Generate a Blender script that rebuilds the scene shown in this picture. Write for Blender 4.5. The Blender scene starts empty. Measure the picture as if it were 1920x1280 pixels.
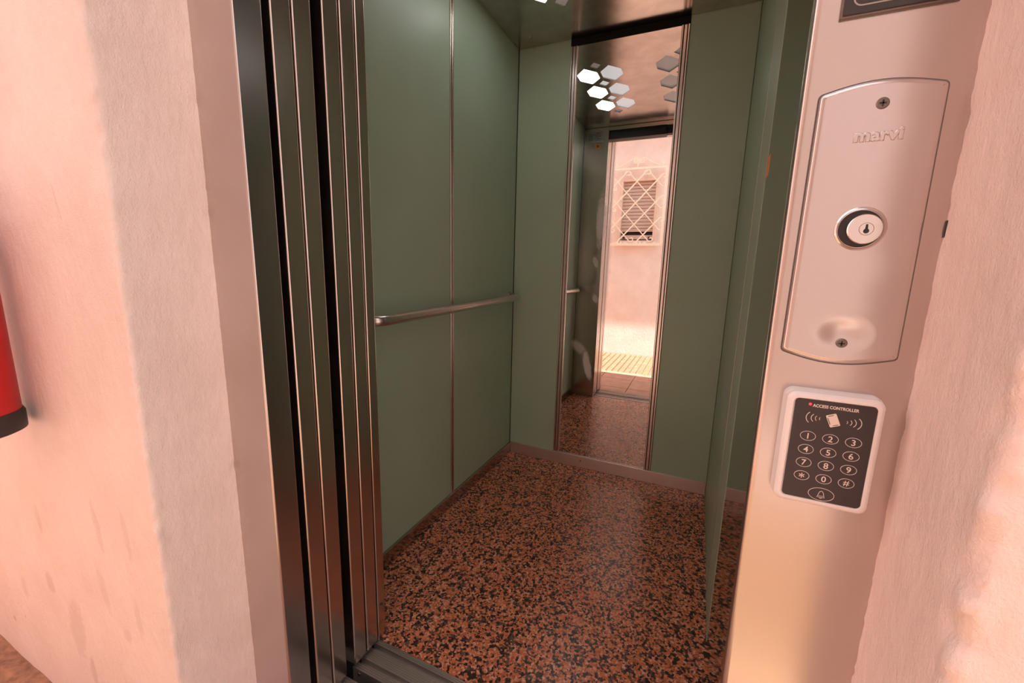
import bpy, bmesh, math, random
from mathutils import Vector, Matrix, noise
random.seed(7)
SC = bpy.context.scene
COL = SC.collection
PI = math.pi

# ------------------------------------------------------------------ camera, sky, sun, exposure
R = ((0.9101921, 0.41346657, 0.02440765), (0.09592322, -0.15310203, -0.98354385), (-0.40292564, 0.89755511, -0.1790133))
cd = bpy.data.cameras.new('camera')
cd.sensor_width = 36.0
cd.lens = 775.93 / 1920 * 36
cd.clip_start = 0.02
cam = bpy.data.objects.new('camera', cd)
m = Matrix.Identity(4)
for i in range(3):
    m[i][0], m[i][1], m[i][2] = R[0][i], -R[1][i], -R[2][i]
m.translation = (0, 0, 1.1)
cam.matrix_world = m
COL.objects.link(cam)
SC.camera = cam

w = bpy.data.worlds.new('sky'); SC.world = w; w.use_nodes = True
bg = w.node_tree.nodes['Background']
bg.inputs['Color'].default_value = (0.93, 0.95, 1.0, 1)
bg.inputs['Strength'].default_value = 1.7
sl = bpy.data.lights.new('sun', 'SUN'); sl.energy = 12.5; sl.angle = 0.0093; sl.color = (1.0, 0.96, 0.90)
sun = bpy.data.objects.new('sun', sl); COL.objects.link(sun)
sun.rotation_euler = Vector((-0.45, -0.15, -1)).to_track_quat('-Z', 'Y').to_euler()
sun.location = (0.5, 0.3, 6)
vs = SC.view_settings
vs.view_transform = 'Standard'; vs.look = 'None'; vs.gamma = 1.0; vs.use_curve_mapping = False
vs.exposure = 0.18
SC.cycles.diffuse_bounces = 8

# ------------------------------------------------------------------ dimensions (metres)
XL, XR, YB, H = -0.961, 0.118, 2.1406, 2.183     # car: left wall, right wall, back wall, ceiling
YW, YF = 0.368, 0.5173                            # plaster face of the landing wall, face of the steel frame
XRL, XRR = -0.8905, 0.197                         # plaster reveals
XJ, XD = -0.7655, -0.765                           # frame jamb, leading edges of the open doors
YO = -1.2                                         # wall across the passage

# ------------------------------------------------------------------ node helpers
def new_mat(name):
    mt = bpy.data.materials.new(name); mt.use_nodes = True
    nt = mt.node_tree
    return mt, nt, nt.nodes['Principled BSDF']
def nd(nt, t, **kw):
    n = nt.nodes.new(t)
    for k, v in kw.items():
        if hasattr(n, k): setattr(n, k, v)
        else: n.inputs[k].default_value = v
    return n
def lk(nt, a, b): nt.links.new(a, b)
def coords(nt, scale=(1, 1, 1), loc=(0, 0, 0)):
    g = nt.nodes.new('ShaderNodeNewGeometry')
    mp = nt.nodes.new('ShaderNodeMapping'); mp.inputs['Scale'].default_value = scale; mp.inputs['Location'].default_value = loc
    lk(nt, g.outputs['Position'], mp.inputs['Vector'])
    return mp.outputs['Vector']
def nz(nt, vec, scale, detail=4, rough=0.55, dist=0.0):
    n = nd(nt, 'ShaderNodeTexNoise'); n.inputs['Scale'].default_value = scale; n.inputs['Detail'].default_value = detail
    n.inputs['Roughness'].default_value = rough; n.inputs['Distortion'].default_value = dist
    lk(nt, vec, n.inputs['Vector']); return n.outputs['Fac']
def ramp(nt, fac, stops, interp='LINEAR'):
    r = nt.nodes.new('ShaderNodeValToRGB'); r.color_ramp.interpolation = interp
    el = r.color_ramp.elements
    while len(el) < len(stops): el.new(0.5)
    for e, (p, c) in zip(el, stops):
        e.position = p; e.color = (c, c, c, 1) if isinstance(c, (int, float)) else (*c, 1)
    lk(nt, fac, r.inputs['Fac']); return r.outputs['Color']
def mth(nt, op, a, b=None, c=None):
    n = nt.nodes.new('ShaderNodeMath'); n.operation = op
    for i, v in enumerate((a, b, c)):
        if v is None: continue
        if isinstance(v, (int, float)): n.inputs[i].default_value = v
        else: lk(nt, v, n.inputs[i])
    return n.outputs[0]
def mixc(nt, fac, a, b, typ='MIX'):
    n = nt.nodes.new('ShaderNodeMix'); n.data_type = 'RGBA'; n.blend_type = typ
    for s, v in ((n.inputs[0], fac), (n.inputs[6], a), (n.inputs[7], b)):
        if isinstance(v, (int, float)): s.default_value = v
        elif isinstance(v, tuple): s.default_value = (*v, 1)
        else: lk(nt, v, s)
    return n.outputs[2]
def bump(nt, bs, h, strength, dist):
    b = nt.nodes.new('ShaderNodeBump'); b.inputs['Strength'].default_value = strength; b.inputs['Distance'].default_value = dist
    lk(nt, h, b.inputs['Height']); lk(nt, b.outputs['Normal'], bs.inputs['Normal'])
def xyz(nt):
    g = nt.nodes.new('ShaderNodeNewGeometry'); s = nt.nodes.new('ShaderNodeSeparateXYZ')
    lk(nt, g.outputs['Position'], s.inputs[0]); return s.outputs
def blob(nt, a, b, ca, cb, ra, rb, soft=0.5, tilt=0.0, wob=None):
    """soft ellipse mask in two world coordinates: a mark with its own shape"""
    da = mth(nt, 'SUBTRACT', a, ca); db = mth(nt, 'SUBTRACT', b, cb)
    if tilt: da = mth(nt, 'ADD', da, mth(nt, 'MULTIPLY', db, tilt))
    q = mth(nt, 'ADD', mth(nt, 'POWER', mth(nt, 'ABSOLUTE', mth(nt, 'DIVIDE', da, ra)), 2.0), mth(nt, 'POWER', mth(nt, 'ABSOLUTE', mth(nt, 'DIVIDE', db, rb)), 2.0))
    if wob is not None: q = mth(nt, 'ADD', q, wob)
    mr = nt.nodes.new('ShaderNodeMapRange'); mr.interpolation_type = 'SMOOTHSTEP'
    mr.inputs['From Min'].default_value = 1.0 + soft * 0.3; mr.inputs['From Max'].default_value = 1.0 - soft
    lk(nt, q, mr.inputs['Value']); return mr.outputs['Result']
def plain(name, col, rough=0.5, metal=0.0, var=0.06, vs_=40, spec=0.5, coat=0.0):
    mt, nt, bs = new_mat(name)
    f = nz(nt, coords(nt), vs_, 3)
    lo = tuple(c * (1 - var) for c in col); hi = tuple(min(1, c * (1 + var)) for c in col)
    lk(nt, ramp(nt, f, [(0.3, lo), (0.7, hi)]), bs.inputs['Base Color'])
    bs.inputs['Roughness'].default_value = rough; bs.inputs['Metallic'].default_value = metal
    bs.inputs['Specular IOR Level'].default_value = spec; bs.inputs['Coat Weight'].default_value = coat
    return mt

# ------------------------------------------------------------------ materials
M = {}
def steel(name, col, rough, grain=(1, 1, 1), dirt=0.12, bmp=0.006, smooth=False, det=2):
    mt, nt, bs = new_mat(name)
    fine = nz(nt, coords(nt, grain), 300, 3)
    cloud = nz(nt, coords(nt), 5 if det < 4 else 9, det, 0.5 if det < 4 else 0.65, 0.2)
    lo = tuple(c * (1 - dirt) for c in col)
    base = ramp(nt, cloud, [(0.25, lo), (0.75, col)])
    lk(nt, base, bs.inputs['Base Color'])
    bs.inputs['Metallic'].default_value = 1.0
    r = mth(nt, 'ADD', mth(nt, 'MULTIPLY', cloud, 0.05 if rough > 0.1 else 0.01), rough - (0.025 if rough > 0.1 else 0.005))
    if not smooth: r = mth(nt, 'ADD', r, mth(nt, 'MULTIPLY', mth(nt, 'SUBTRACT', fine, 0.5), 0.02))
    lk(nt, r, bs.inputs['Roughness'])
    if not smooth: bump(nt, bs, fine, bmp, 0.0006)
    M[name] = mt
steel('steel_post', (0.62, 0.55, 0.525), 0.25, dirt=0.06, smooth=True)
steel('steel_door', (0.65, 0.55, 0.50), 0.24, dirt=0.08, smooth=True)
steel('steel_ceiling', (0.68, 0.61, 0.56), 0.20, dirt=0.30, smooth=True, det=6)
steel('steel_plate', (0.66, 0.605, 0.60), 0.23, dirt=0.05, smooth=True)
steel('steel_trim', (0.70, 0.62, 0.58), 0.26, dirt=0.04, smooth=True)
steel('steel_kick', (0.80, 0.70, 0.65), 0.44, dirt=0.15, smooth=True)
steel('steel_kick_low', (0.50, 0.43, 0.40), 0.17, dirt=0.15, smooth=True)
steel('steel_dark', (0.42, 0.425, 0.44), 0.04, dirt=0.05, smooth=True)
steel('sill_metal', (0.62, 0.56, 0.52), 0.46, dirt=0.2, smooth=True)
steel('chrome', (0.75, 0.71, 0.69), 0.15, dirt=0.03, smooth=True)

def green_mat():
    mt, nt, bs = new_mat('green_laminate')
    c = coords(nt); f = nz(nt, c, 3.5, 4); g = nz(nt, c, 260, 2)
    lk(nt, ramp(nt, f, [(0.3, (0.34, 0.46, 0.345)), (0.7, (0.37, 0.495, 0.375))]), bs.inputs['Base Color'])
    bs.inputs['Roughness'].default_value = 0.36
    bs.inputs['Specular IOR Level'].default_value = 0.45
    bump(nt, bs, g, 0.06, 0.0006)
    M['green'] = mt
green_mat()

def plaster_mat(name, col, marks=()):
    mt, nt, bs = new_mat(name)
    c = coords(nt)
    f = nz(nt, c, 5, 6, 0.62); g = nz(nt, coords(nt, (1, 1, 0.45)), 70, 5, 0.6); h = nz(nt, c, 420, 2)
    lo = tuple(v * k for v, k in zip(col, (0.92, 0.90, 0.88)))
    base = ramp(nt, f, [(0.33, lo), (0.62, col)])
    spots = ramp(nt, nz(nt, c, 48, 3, 0.5), [(0.70, 0.0), (0.78, 1.0)])
    base = mixc(nt, mth(nt, 'MULTIPLY', spots, 0.10), base, (0.42, 0.27, 0.21))
    X, Y, Z = xyz(nt)[:3]
    wob = mth(nt, 'MULTIPLY', mth(nt, 'SUBTRACT', nz(nt, c, 60, 3), 0.5), 1.6)
    for (ca, cb, ra, rb, tilt, amt) in [(a * 1.092, 1.1 + (b - 1.1) * 1.092, c_ * 1.09, d_ * 1.09, e_, f_) for a, b, c_, d_, e_, f_ in marks]:
        k = blob(nt, X, Z, ca, cb, ra, rb, 0.7, tilt, wob)
        base = mixc(nt, mth(nt, 'MULTIPLY', k, amt * 0.75), base, (0.50, 0.36, 0.31))
    lk(nt, base, bs.inputs['Base Color'])
    bs.inputs['Roughness'].default_value = 0.62
    bs.inputs['Specular IOR Level'].default_value = 0.3
    hh = mth(nt, 'ADD', mth(nt, 'MULTIPLY', g, 1.0), mth(nt, 'MULTIPLY', h, 0.25))
    bump(nt, bs, hh, 0.7, 0.004)
    return mt
MARKS = []   # scuffs on the left landing wall, filled in below: (x, z, half width, half height, tilt, amount)
MARKS += [(-1.219, 0.265, 0.040, 0.085, -0.10, 0.38), (-1.172, 0.168, 0.014, 0.045, 0.0, 0.5), (-1.038, 0.578, 0.014, 0.060, 0.15, 0.35), (-0.927, 0.59, 0.011, 0.06, 0.12, 0.28),
          (-1.052, 0.429, 0.016, 0.060, 0.2, 0.28), (-1.321, 0.344, 0.022, 0.030, 0.1, 0.45), (-1.318, 0.51, 0.016, 0.035, 0.1, 0.35), (-1.491, 0.268, 0.018, 0.035, 0, 0.25),
          (-0.926, 0.413, 0.012, 0.045, 0.1, 0.28), (-0.981, 0.353, 0.018, 0.018, 0, 0.3), (-0.982, 1.184, 0.004, 0.035, 0.25, 0.3), (-1.616, 0.124, 0.009, 0.009, 0, 0.8), (-1.532, 0.164, 0.006, 0.006, 0, 0.7)]
PINK = (0.845, 0.695, 0.655)
M['plaster'] = plaster_mat('plaster_pink', PINK, MARKS)
M['plaster_far'] = plaster_mat('plaster_far', (0.92, 0.80, 0.745))
M['stone_trim'] = plain('painted_surround', (0.84, 0.68, 0.58), 0.6)

def granite_mat():
    mt, nt, bs = new_mat('granite_vinyl')
    c = coords(nt)
    d = nt.nodes.new('ShaderNodeMix'); d.data_type = 'VECTOR'
    nn = nt.nodes.new('ShaderNodeTexNoise'); nn.inputs['Scale'].default_value = 160; nn.inputs['Detail'].default_value = 2
    lk(nt, c, nn.inputs['Vector'])
    va = nt.nodes.new('ShaderNodeVectorMath'); va.operation = 'MULTIPLY_ADD'
    lk(nt, nn.outputs['Color'], va.inputs[0]); va.inputs[1].default_value = (0.007, 0.007, 0.0); lk(nt, c, va.inputs[2])
    def vor(s):
        v = nt.nodes.new('ShaderNodeTexVoronoi'); v.inputs['Scale'].default_value = s; lk(nt, va.outputs[0], v.inputs['Vector'])
        sp = nt.nodes.new('ShaderNodeSeparateColor'); lk(nt, v.outputs['Color'], sp.inputs[0]); return sp.outputs
    a = vor(205); b = vor(138)
    col = ramp(nt, a[0], [(0.0, (0.66, 0.21, 0.098)), (0.30, (0.58, 0.175, 0.078)), (0.52, (0.42, 0.125, 0.06)), (0.70, (0.74, 0.31, 0.18)), (0.86, (0.77, 0.43, 0.31))], 'CONSTANT')
    clump = nz(nt, c, 28, 3, 0.6)
    thr = mth(nt, 'ADD', b[1], mth(nt, 'MULTIPLY', mth(nt, 'SUBTRACT', clump, 0.5), 0.9))
    dark = ramp(nt, thr, [(0.61, 0.0), (0.63, 1.0)])
    dcol = ramp(nt, b[2], [(0.0, (0.035, 0.021, 0.018)), (0.5, (0.075, 0.042, 0.033)), (0.8, (0.13, 0.085, 0.07))], 'CONSTANT')
    lk(nt, mixc(nt, dark, col, dcol), bs.inputs['Base Color'])
    lk(nt, mth(nt, 'ADD', mth(nt, 'MULTIPLY', nz(nt, c, 9, 3), 0.12), 0.20), bs.inputs['Roughness'])
    bump(nt, bs, nz(nt, c, 140, 2), 0.12, 0.0015)
    M['granite'] = mt
granite_mat()

def mirror_mat():
    mt, nt, bs = new_mat('mirror_glass')
    X, Y, Z = xyz(nt)[:3]
    c = coords(nt)
    wob = mth(nt, 'MULTIPLY', mth(nt, 'SUBTRACT', nz(nt, c, 22, 4, 0.6), 0.5), 1.3)
    ks = None
    for (cx, cz, rx, rz, tl, am) in [(-0.486, 1.33, 0.028, 0.15, 0.0, 0.60), (-0.462, 1.15, 0.040, 0.36, 0.0, 0.22), (-0.502, 1.13, 0.018, 0.035, 0.3, 0.42), (-0.492, 0.945, 0.020, 0.030, 0.3, 0.42), (-0.515, 0.585, 0.024, 0.090, 0.22, 0.62), (-0.568, 0.682, 0.040, 0.040, 0.6, 0.30), (-0.555, 1.15, 0.050, 0.16, 0.0, 0.12)]:
        k = mth(nt, 'MULTIPLY', blob(nt, X, Z, cx, cz, rx, rz, 0.8, tl, wob), am)
        ks = k if ks is None else mth(nt, 'MAXIMUM', ks, k)
    bs.inputs['Base Color'].default_value = (0.93, 0.93, 0.92, 1); bs.inputs['Metallic'].default_value = 1.0
    lk(nt, mth(nt, 'ADD', mth(nt, 'MULTIPLY', nz(nt, c, 6, 3), 0.008), 0.0), bs.inputs['Roughness'])
    df = nt.nodes.new('ShaderNodeBsdfDiffuse'); df.inputs['Color'].default_value = (0.80, 0.78, 0.76, 1)
    ms = nt.nodes.new('ShaderNodeMixShader'); lk(nt, ks, ms.inputs[0]); lk(nt, bs.outputs[0], ms.inputs[1]); lk(nt, df.outputs[0], ms.inputs[2])
    lk(nt, ms.outputs[0], nt.nodes['Material Output'].inputs['Surface'])
    M['mirror'] = mt
mirror_mat()

def glow(name, col, strength, base=(0.75, 0.74, 0.72)):
    mt, nt, bs = new_mat(name)
    f = nz(nt, coords(nt), 30, 2)
    lk(nt, ramp(nt, f, [(0.3, tuple(b * 0.95 for b in base)), (0.7, base)]), bs.inputs['Base Color'])
    bs.inputs['Roughness'].default_value = 0.25
    bs.inputs['Emission Color'].default_value = (*col, 1); bs.inputs['Emission Strength'].default_value = strength
    M[name] = mt
glow('diffuser_lit', (1.0, 0.97, 0.95), 6.5)
glow('diffuser_dim', (0.95, 0.97, 1.0), 0.42)
glow('diffuser_off', (1.0, 0.92, 0.9), 0.08, (0.6, 0.57, 0.56))
glow('led_red', (1.0, 0.05, 0.08), 1.2, (0.7, 0.03, 0.05))

def tile_mat(name, c0, c1, c2, rough=0.6):
    mt, nt, bs = new_mat(name)
    c = coords(nt); f = nz(nt, c, 9, 6, 0.65); g = nz(nt, coords(nt, (1, 3, 1)), 45, 4)
    base = ramp(nt, f, [(0.3, c0), (0.52, c1), (0.72, c2)])
    oi = nt.nodes.new('ShaderNodeObjectInfo')
    base = mixc(nt, mth(nt, 'MULTIPLY', oi.outputs['Random'], 0.25), base, c0)
    base = mixc(nt, mth(nt, 'MULTIPLY', ramp(nt, g, [(0.55, 0.0), (0.7, 1.0)]), 0.35), base, c2)
    lk(nt, base, bs.inputs['Base Color']); bs.inputs['Roughness'].default_value = rough
    bump(nt, bs, g, 0.25, 0.003)
    M[name] = mt
tile_mat('terracotta', (0.42, 0.20, 0.13), (0.53, 0.28, 0.19), (0.60, 0.35, 0.25))
tile_mat('paver', (0.28, 0.150, 0.080), (0.34, 0.190, 0.105), (0.39, 0.23, 0.13))
tile_mat('kerb_yellow', (0.36, 0.29, 0.15), (0.42, 0.34, 0.18), (0.46, 0.38, 0.22))
M['mortar'] = plain('mortar', (0.40, 0.28, 0.21), 0.8)
M['soil'] = plain('ground_earth', (0.34, 0.165, 0.10), 0.9, var=0.35, vs_=45)
M['black'] = plain('black_rubber', (0.022, 0.019, 0.019), 0.45)
M['matt_black'] = plain('matt_black', (0.012, 0.011, 0.011), 0.8, spec=0.15)
M['charcoal'] = plain('charcoal_plastic', (0.045, 0.04, 0.042), 0.5)
M['void'] = plain('dark_shaft', (0.05, 0.045, 0.042), 0.8)
M['red'] = plain('red_paint', (0.50, 0.004, 0.007), 0.35, coat=0.1, var=0.03)
M['white_plastic'] = plain('grey_white_plastic', (0.80, 0.765, 0.775), 0.38, var=0.02)
M['key_black'] = plain('key_black', (0.036, 0.027, 0.030), 0.42, var=0.03)
M['print_white'] = plain('white_print', (0.78, 0.68, 0.63), 0.5, var=0.02)
M['lens'] = plain('display_lens', (0.035, 0.03, 0.03), 0.15, var=0.03)
M['orange'] = plain('orange_sticker', (0.75, 0.30, 0.07), 0.5)
M['paper'] = plain('paper_label', (0.42, 0.42, 0.40), 0.6)
M['print_dark'] = plain('dark_print', (0.12, 0.11, 0.11), 0.6)
M['cream_iron'] = plain('cream_iron', (0.95, 0.86, 0.70), 0.45, var=0.04)
M['shutter'] = plain('shutter_slat', (0.66, 0.52, 0.45), 0.5, var=0.06)
M['dark_glass'] = plain('dark_window_gap', (0.05, 0.05, 0.06), 0.12)
M['roof'] = plain('roof_concrete', (0.66, 0.55, 0.50), 0.7)
M['screw'] = plain('dark_screw', (0.20, 0.17, 0.15), 0.32, metal=1.0)

# ------------------------------------------------------------------ mesh helpers
def link(o, parent=None):
    COL.objects.link(o)
    if parent is not None: o.parent = parent
    return o
def from_bm(name, bm, mat, parent=None, smooth=False):
    me = bpy.data.meshes.new(name)
    bmesh.ops.recalc_face_normals(bm, faces=bm.faces)
    if smooth:
        for f in bm.faces: f.smooth = True
    bm.to_mesh(me); bm.free()
    me.materials.append(M[mat] if isinstance(mat, str) else mat)
    if smooth: me.shade_smooth()
    return link(bpy.data.objects.new(name, me), parent)
def bbox(bm, x0, x1, y0, y1, z0, z1):
    v = [bm.verts.new(p) for p in ((x0, y0, z0), (x1, y0, z0), (x1, y1, z0), (x0, y1, z0), (x0, y0, z1), (x1, y0, z1), (x1, y1, z1), (x0, y1, z1))]
    return [bm.faces.new([v[i] for i in q]) for q in ((0, 3, 2, 1), (4, 5, 6, 7), (0, 1, 5, 4), (1, 2, 6, 5), (2, 3, 7, 6), (3, 0, 4, 7))]
def box(name, x0, x1, y0, y1, z0, z1, mat, parent=None, bev=0.0, seg=3):
    bm = bmesh.new(); bbox(bm, x0, x1, y0, y1, z0, z1)
    if bev:
        bmesh.ops.bevel(bm, geom=list(bm.edges), offset=bev, segments=seg, profile=0.5, affect='EDGES')
    o = from_bm(name, bm, mat, parent)
    if bev: auto_smooth(o, 35, 6)
    return o
def auto_smooth(o, ang=35, flat=0):
    me = o.data
    for p in me.polygons: p.use_smooth = True
    me.set_sharp_from_angle(angle=math.radians(ang))
    if flat:                                             # the large flats keep their own normal, only the rounded edges shade smooth
        big = max(p.area for p in me.polygons)
        sharp = {e for p in sorted(me.polygons, key=lambda p: -p.area)[:flat] if p.area > big * 1e-4 for e in p.edge_keys}
        for e in me.edges:
            if e.key in sharp: e.use_edge_sharp = True
def multibox(name, boxes, mat, parent=None, bev=0.0):
    bm = bmesh.new()
    for b in boxes: bbox(bm, *b)
    if bev: bmesh.ops.bevel(bm, geom=list(bm.edges), offset=bev, segments=2, profile=0.5, affect='EDGES')
    return from_bm(name, bm, mat, parent)
def add_tube(bm, pts, r, seg=10, closed=False, cap=True):
    pts = [Vector(p) for p in pts]; n = len(pts); rings = []
    up = None
    for i, p in enumerate(pts):
        a = pts[(i - 1) % n] if (i or closed) else p; b = pts[(i + 1) % n] if (i < n - 1 or closed) else p
        t = (b - a).normalized()
        if up is None:
            up = Vector((0, 0, 1)) if abs(t.z) < 0.9 else Vector((1, 0, 0))
        s = t.cross(up).normalized(); up = s.cross(t).normalized()
        rr = r[i] if isinstance(r, (list, tuple)) else r
        rings.append([bm.verts.new(p + (s * math.cos(k * 2 * PI / seg) + up * math.sin(k * 2 * PI / seg)) * rr) for k in range(seg)])
    for i in range(n if closed else n - 1):
        A, B = rings[i], rings[(i + 1) % n]
        for k in range(seg): bm.faces.new((A[k], A[(k + 1) % seg], B[(k + 1) % seg], B[k]))
    if cap and not closed:
        bm.faces.new(rings[0][::-1]); bm.faces.new(rings[-1])
def tube(name, pts, r, mat, parent=None, seg=10, closed=False):
    bm = bmesh.new(); add_tube(bm, pts, r, seg, closed)
    o = from_bm(name, bm, mat, parent); auto_smooth(o, 50); return o
def lathe(name, prof, mat, parent=None, seg=40, loc=(0, 0, 0), axis='Z'):
    """prof: (radius, height) pairs; axis Z up or Y (height runs to -Y, towards the viewer)"""
    bm = bmesh.new(); rings = []
    for r, h in prof:
        ring = []
        for k in range(seg):
            a = 2 * PI * k / seg; x, y = r * math.cos(a), r * math.sin(a)
            p = (x, y, h) if axis == 'Z' else (x, -h, y)
            ring.append(bm.verts.new(Vector(p) + Vector(loc)))
        rings.append(ring)
    for A, B in zip(rings, rings[1:]):
        for k in range(seg): bm.faces.new((A[k], A[(k + 1) % seg], B[(k + 1) % seg], B[k]))
    bm.faces.new(rings[0][::-1]); bm.faces.new(rings[-1])
    bmesh.ops.remove_doubles(bm, verts=bm.verts, dist=1e-6)
    o = from_bm(name, bm, mat, parent); auto_smooth(o, 40); return o
def prism_y(name, loop, y0, y1, mat, parent=None, bev=0.0, seg=3):
    """outline in XZ, thickness from y0 (front, nearer viewer) to y1"""
    bm = bmesh.new()
    A = [bm.verts.new((x, y0, z)) for x, z in loop]; B = [bm.verts.new((x, y1, z)) for x, z in loop]
    ff = bm.faces.new(A); bm.faces.new(B[::-1]); n = len(loop)
    for i in range(n): bm.faces.new((A[i], B[i], B[(i + 1) % n], A[(i + 1) % n]))
    if bev: bmesh.ops.bevel(bm, geom=list(ff.edges), offset=bev, segments=seg, profile=0.5, affect='EDGES')
    o = from_bm(name, bm, mat, parent)
    if bev: auto_smooth(o, 30, 2)
    return o
def rrect(cx, cz, hw, hh, r, n=6):
    out = []
    for sx, sz, a0 in ((1, 1, 0), (-1, 1, 90), (-1, -1, 180), (1, -1, 270)):
        for k in range(n + 1):
            a = math.radians(a0 + 90 * k / n); out.append((cx + sx * (hw - r) + r * math.cos(a), cz + sz * (hh - r) + r * math.sin(a)))
    return out
def ellipse(cx, cz, a, b, n=36): return [(cx + a * math.cos(2 * PI * k / n), cz + b * math.sin(2 * PI * k / n)) for k in range(n)]
def text(name, s, size, x, y, z, mat, parent=None, depth=0.0002, sx=1.0, bold=0.0, width=None, bevel=0.0):
    cu = bpy.data.curves.new(name, 'FONT'); cu.body = s; cu.size = size; cu.align_x = 'CENTER'; cu.align_y = 'CENTER'; cu.extrude = depth; cu.offset = bold; cu.bevel_depth = bevel; cu.bevel_resolution = 2
    tmp = bpy.data.objects.new(name, cu); COL.objects.link(tmp)
    bpy.context.view_layer.update()
    me = bpy.data.meshes.new_from_object(tmp.evaluated_get(bpy.context.evaluated_depsgraph_get()))
    bpy.data.objects.remove(tmp)
    # centre the glyphs, lay them upright facing -Y
    xs = [v.co.x for v in me.vertices]; ys = [v.co.y for v in me.vertices]
    if width: sx = width / (max(xs) - min(xs))
    mx, my = (min(xs) + max(xs)) / 2, (min(ys) + max(ys)) / 2
    for v in me.vertices: v.co = Vector((x + (v.co.x - mx) * sx, y - v.co.z, z + (v.co.y - my)))
    me.materials.clear(); me.materials.append(M[mat]); me.name = name
    return link(bpy.data.objects.new(name, me), parent)
def empty(name, loc=(0, 0, 0)):
    o = bpy.data.objects.new(name, None); o.empty_display_size = 0.05; o.location = loc; return link(o)
def tag(o, label, cat, group=None, kind=None):
    o['label'] = label; o['category'] = cat
    if group: o['group'] = group
    if kind: o['kind'] = kind
    return o
def struct(o, label, cat): return tag(o, label, cat, kind='structure')
def adopt(parent, *objs):
    """children keep their world place under a parent that stands at loc"""
    for o in objs:
        o.parent = parent; o.matrix_parent_inverse = Matrix.Translation(-parent.location)

XRF = -0.886                                      # plaster meets the frame here: the left reveal is nearly square
# ------------------------------------------------------------------ landing walls (plaster with reveal and chipped corner)
def frange(a, b, n): return [a + (b - a) * i / n for i in range(n)]
def plaster_wall(name, side):
    if side < 0:
        pr = [(x, YW) for x in frange(-4.0, -1.5, 6)] + [(x, YW) for x in frange(-1.5, -0.98, 24)] + [(x, YW) for x in frange(-0.98, XRL - 0.006, 14)]
        c0 = len(pr)
        pr += [(XRL - 0.006, YW), (XRL - 0.002, YW + 0.002), (XRL, YW + 0.006)]
        ys = frange(YW + 0.010, YF + 0.03, 30) + [YF + 0.03]
        pr += [(XRL + (XRF - XRL) * min(1.0, (y - YW) / (YF - YW)), y) for y in ys]
        corner = (XRL, YW); nrm = Vector((1, -1, 0)).normalized()
    else:
        xc = 0.1916
        ys = frange(YF + 0.03, YW + 0.012, 26) + [YW + 0.012]
        pr = [(XRR + (xc - XRR) * (YF - y) / (YF - YW) if y < YF else XRR, y) for y in ys]
        pr += [(xc, YW + 0.008), (xc + 0.002, YW + 0.003), (xc + 0.007, YW)]
        pr += [(x, YW) for x in frange(xc + 0.012, 0.28, 20)] + [(x, YW) for x in frange(0.28, 0.7, 12)] + [(x, YW) for x in frange(0.7, 1.3, 4)] + [(1.3, YW), (1.3, YW + 0.03)]
        corner = (xc, YW); nrm = Vector((-1, -1, 0)).normalized()
    zs = frange(-0.14, 1.62, 250) + frange(1.62, 3.0, 46) + [3.0]
    vs, fs = [], []
    for z in zs:
        for i, (x, y) in enumerate(pr):
            p = Vector((x, y, z))
            d = math.hypot(x - corner[0], y - corner[1])
            n1 = noise.noise(Vector((x * 9, y * 9, z * 5))) * 0.0022
            n2 = noise.noise(Vector((x * 45, y * 45, z * 20))) * 0.0011
            fall = max(0.0, 1 - d / (0.026 if side > 0 else 0.016))
            chip = noise.fractal(Vector((x * 40 + 3.1, y * 40, z * 42 + side * 9)), 0.7, 2.0, 5) * (0.0085 if side > 0 else 0.0042) * fall
            chip -= max(0, noise.noise(Vector((z * 14, side * 4.7, 1.0))) - 0.2) * (0.022 if side > 0 else 0.010) * fall
            back = nrm * (n1 + n2 + chip)
            if y > YF - 0.004:                           # ragged paint line against the frame
                e = noise.fractal(Vector((z * 60, side * 3.3, 0.5)), 0.7, 2.0, 4) * 0.0014 + max(0, noise.noise(Vector((z * 19, side * 7.1, 2))) - 0.42) * 0.010
                back = Vector((side * abs(e) if e > 0 else side * e * 0.6, 0, 0))
            vs.append(p + back)
    n = len(pr)
    for j in range(len(zs) - 1):
        for i in range(n - 1):
            a = j * n + i
            fs.append((a, a + 1, a + n + 1, a + n))
    me = bpy.data.meshes.new(name); me.from_pydata(vs, [], fs); me.materials.append(M['plaster'])
    me.shade_smooth()
    return link(bpy.data.objects.new(name, me))
struct(plaster_wall('wall_left', -1), 'pink painted plaster wall left of the elevator door, with the red extinguisher', 'wall')
struct(plaster_wall('wall_right', 1), 'pink plaster wall with chipped corner, right of the keypad post', 'wall')
wrt = bpy.data.objects['wall_right']
for x, z, a, b in ((0.1995, 1.226, 0.0022, 0.0085), (0.199, 1.214, 0.0016, 0.005), (0.1985, 1.262, 0.0016, 0.006), (0.200, 1.290, 0.0014, 0.008), (0.1985, 1.178, 0.0013, 0.006), (0.1975, 1.142, 0.0013, 0.010), (0.1975, 1.10, 0.0012, 0.006), (0.199, 0.90, 0.0010, 0.010)):
    prism_y('paint_gap', [(x + a * (0.7 + 0.5 * noise.noise(Vector((k, z * 9, 0)))) * math.cos(k * PI / 6), z + b * (0.7 + 0.5 * noise.noise(Vector((k, z * 9, 4)))) * math.sin(k * PI / 6)) for k in range(12)], YF - 0.0022, YF + 0.002, 'black', wrt)
struct(box('wall_top', -0.93, 0.24, YW, 0.56, 2.2405, 3.0, 'plaster_far'), 'plaster wall above the elevator door opening', 'wall')
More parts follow.
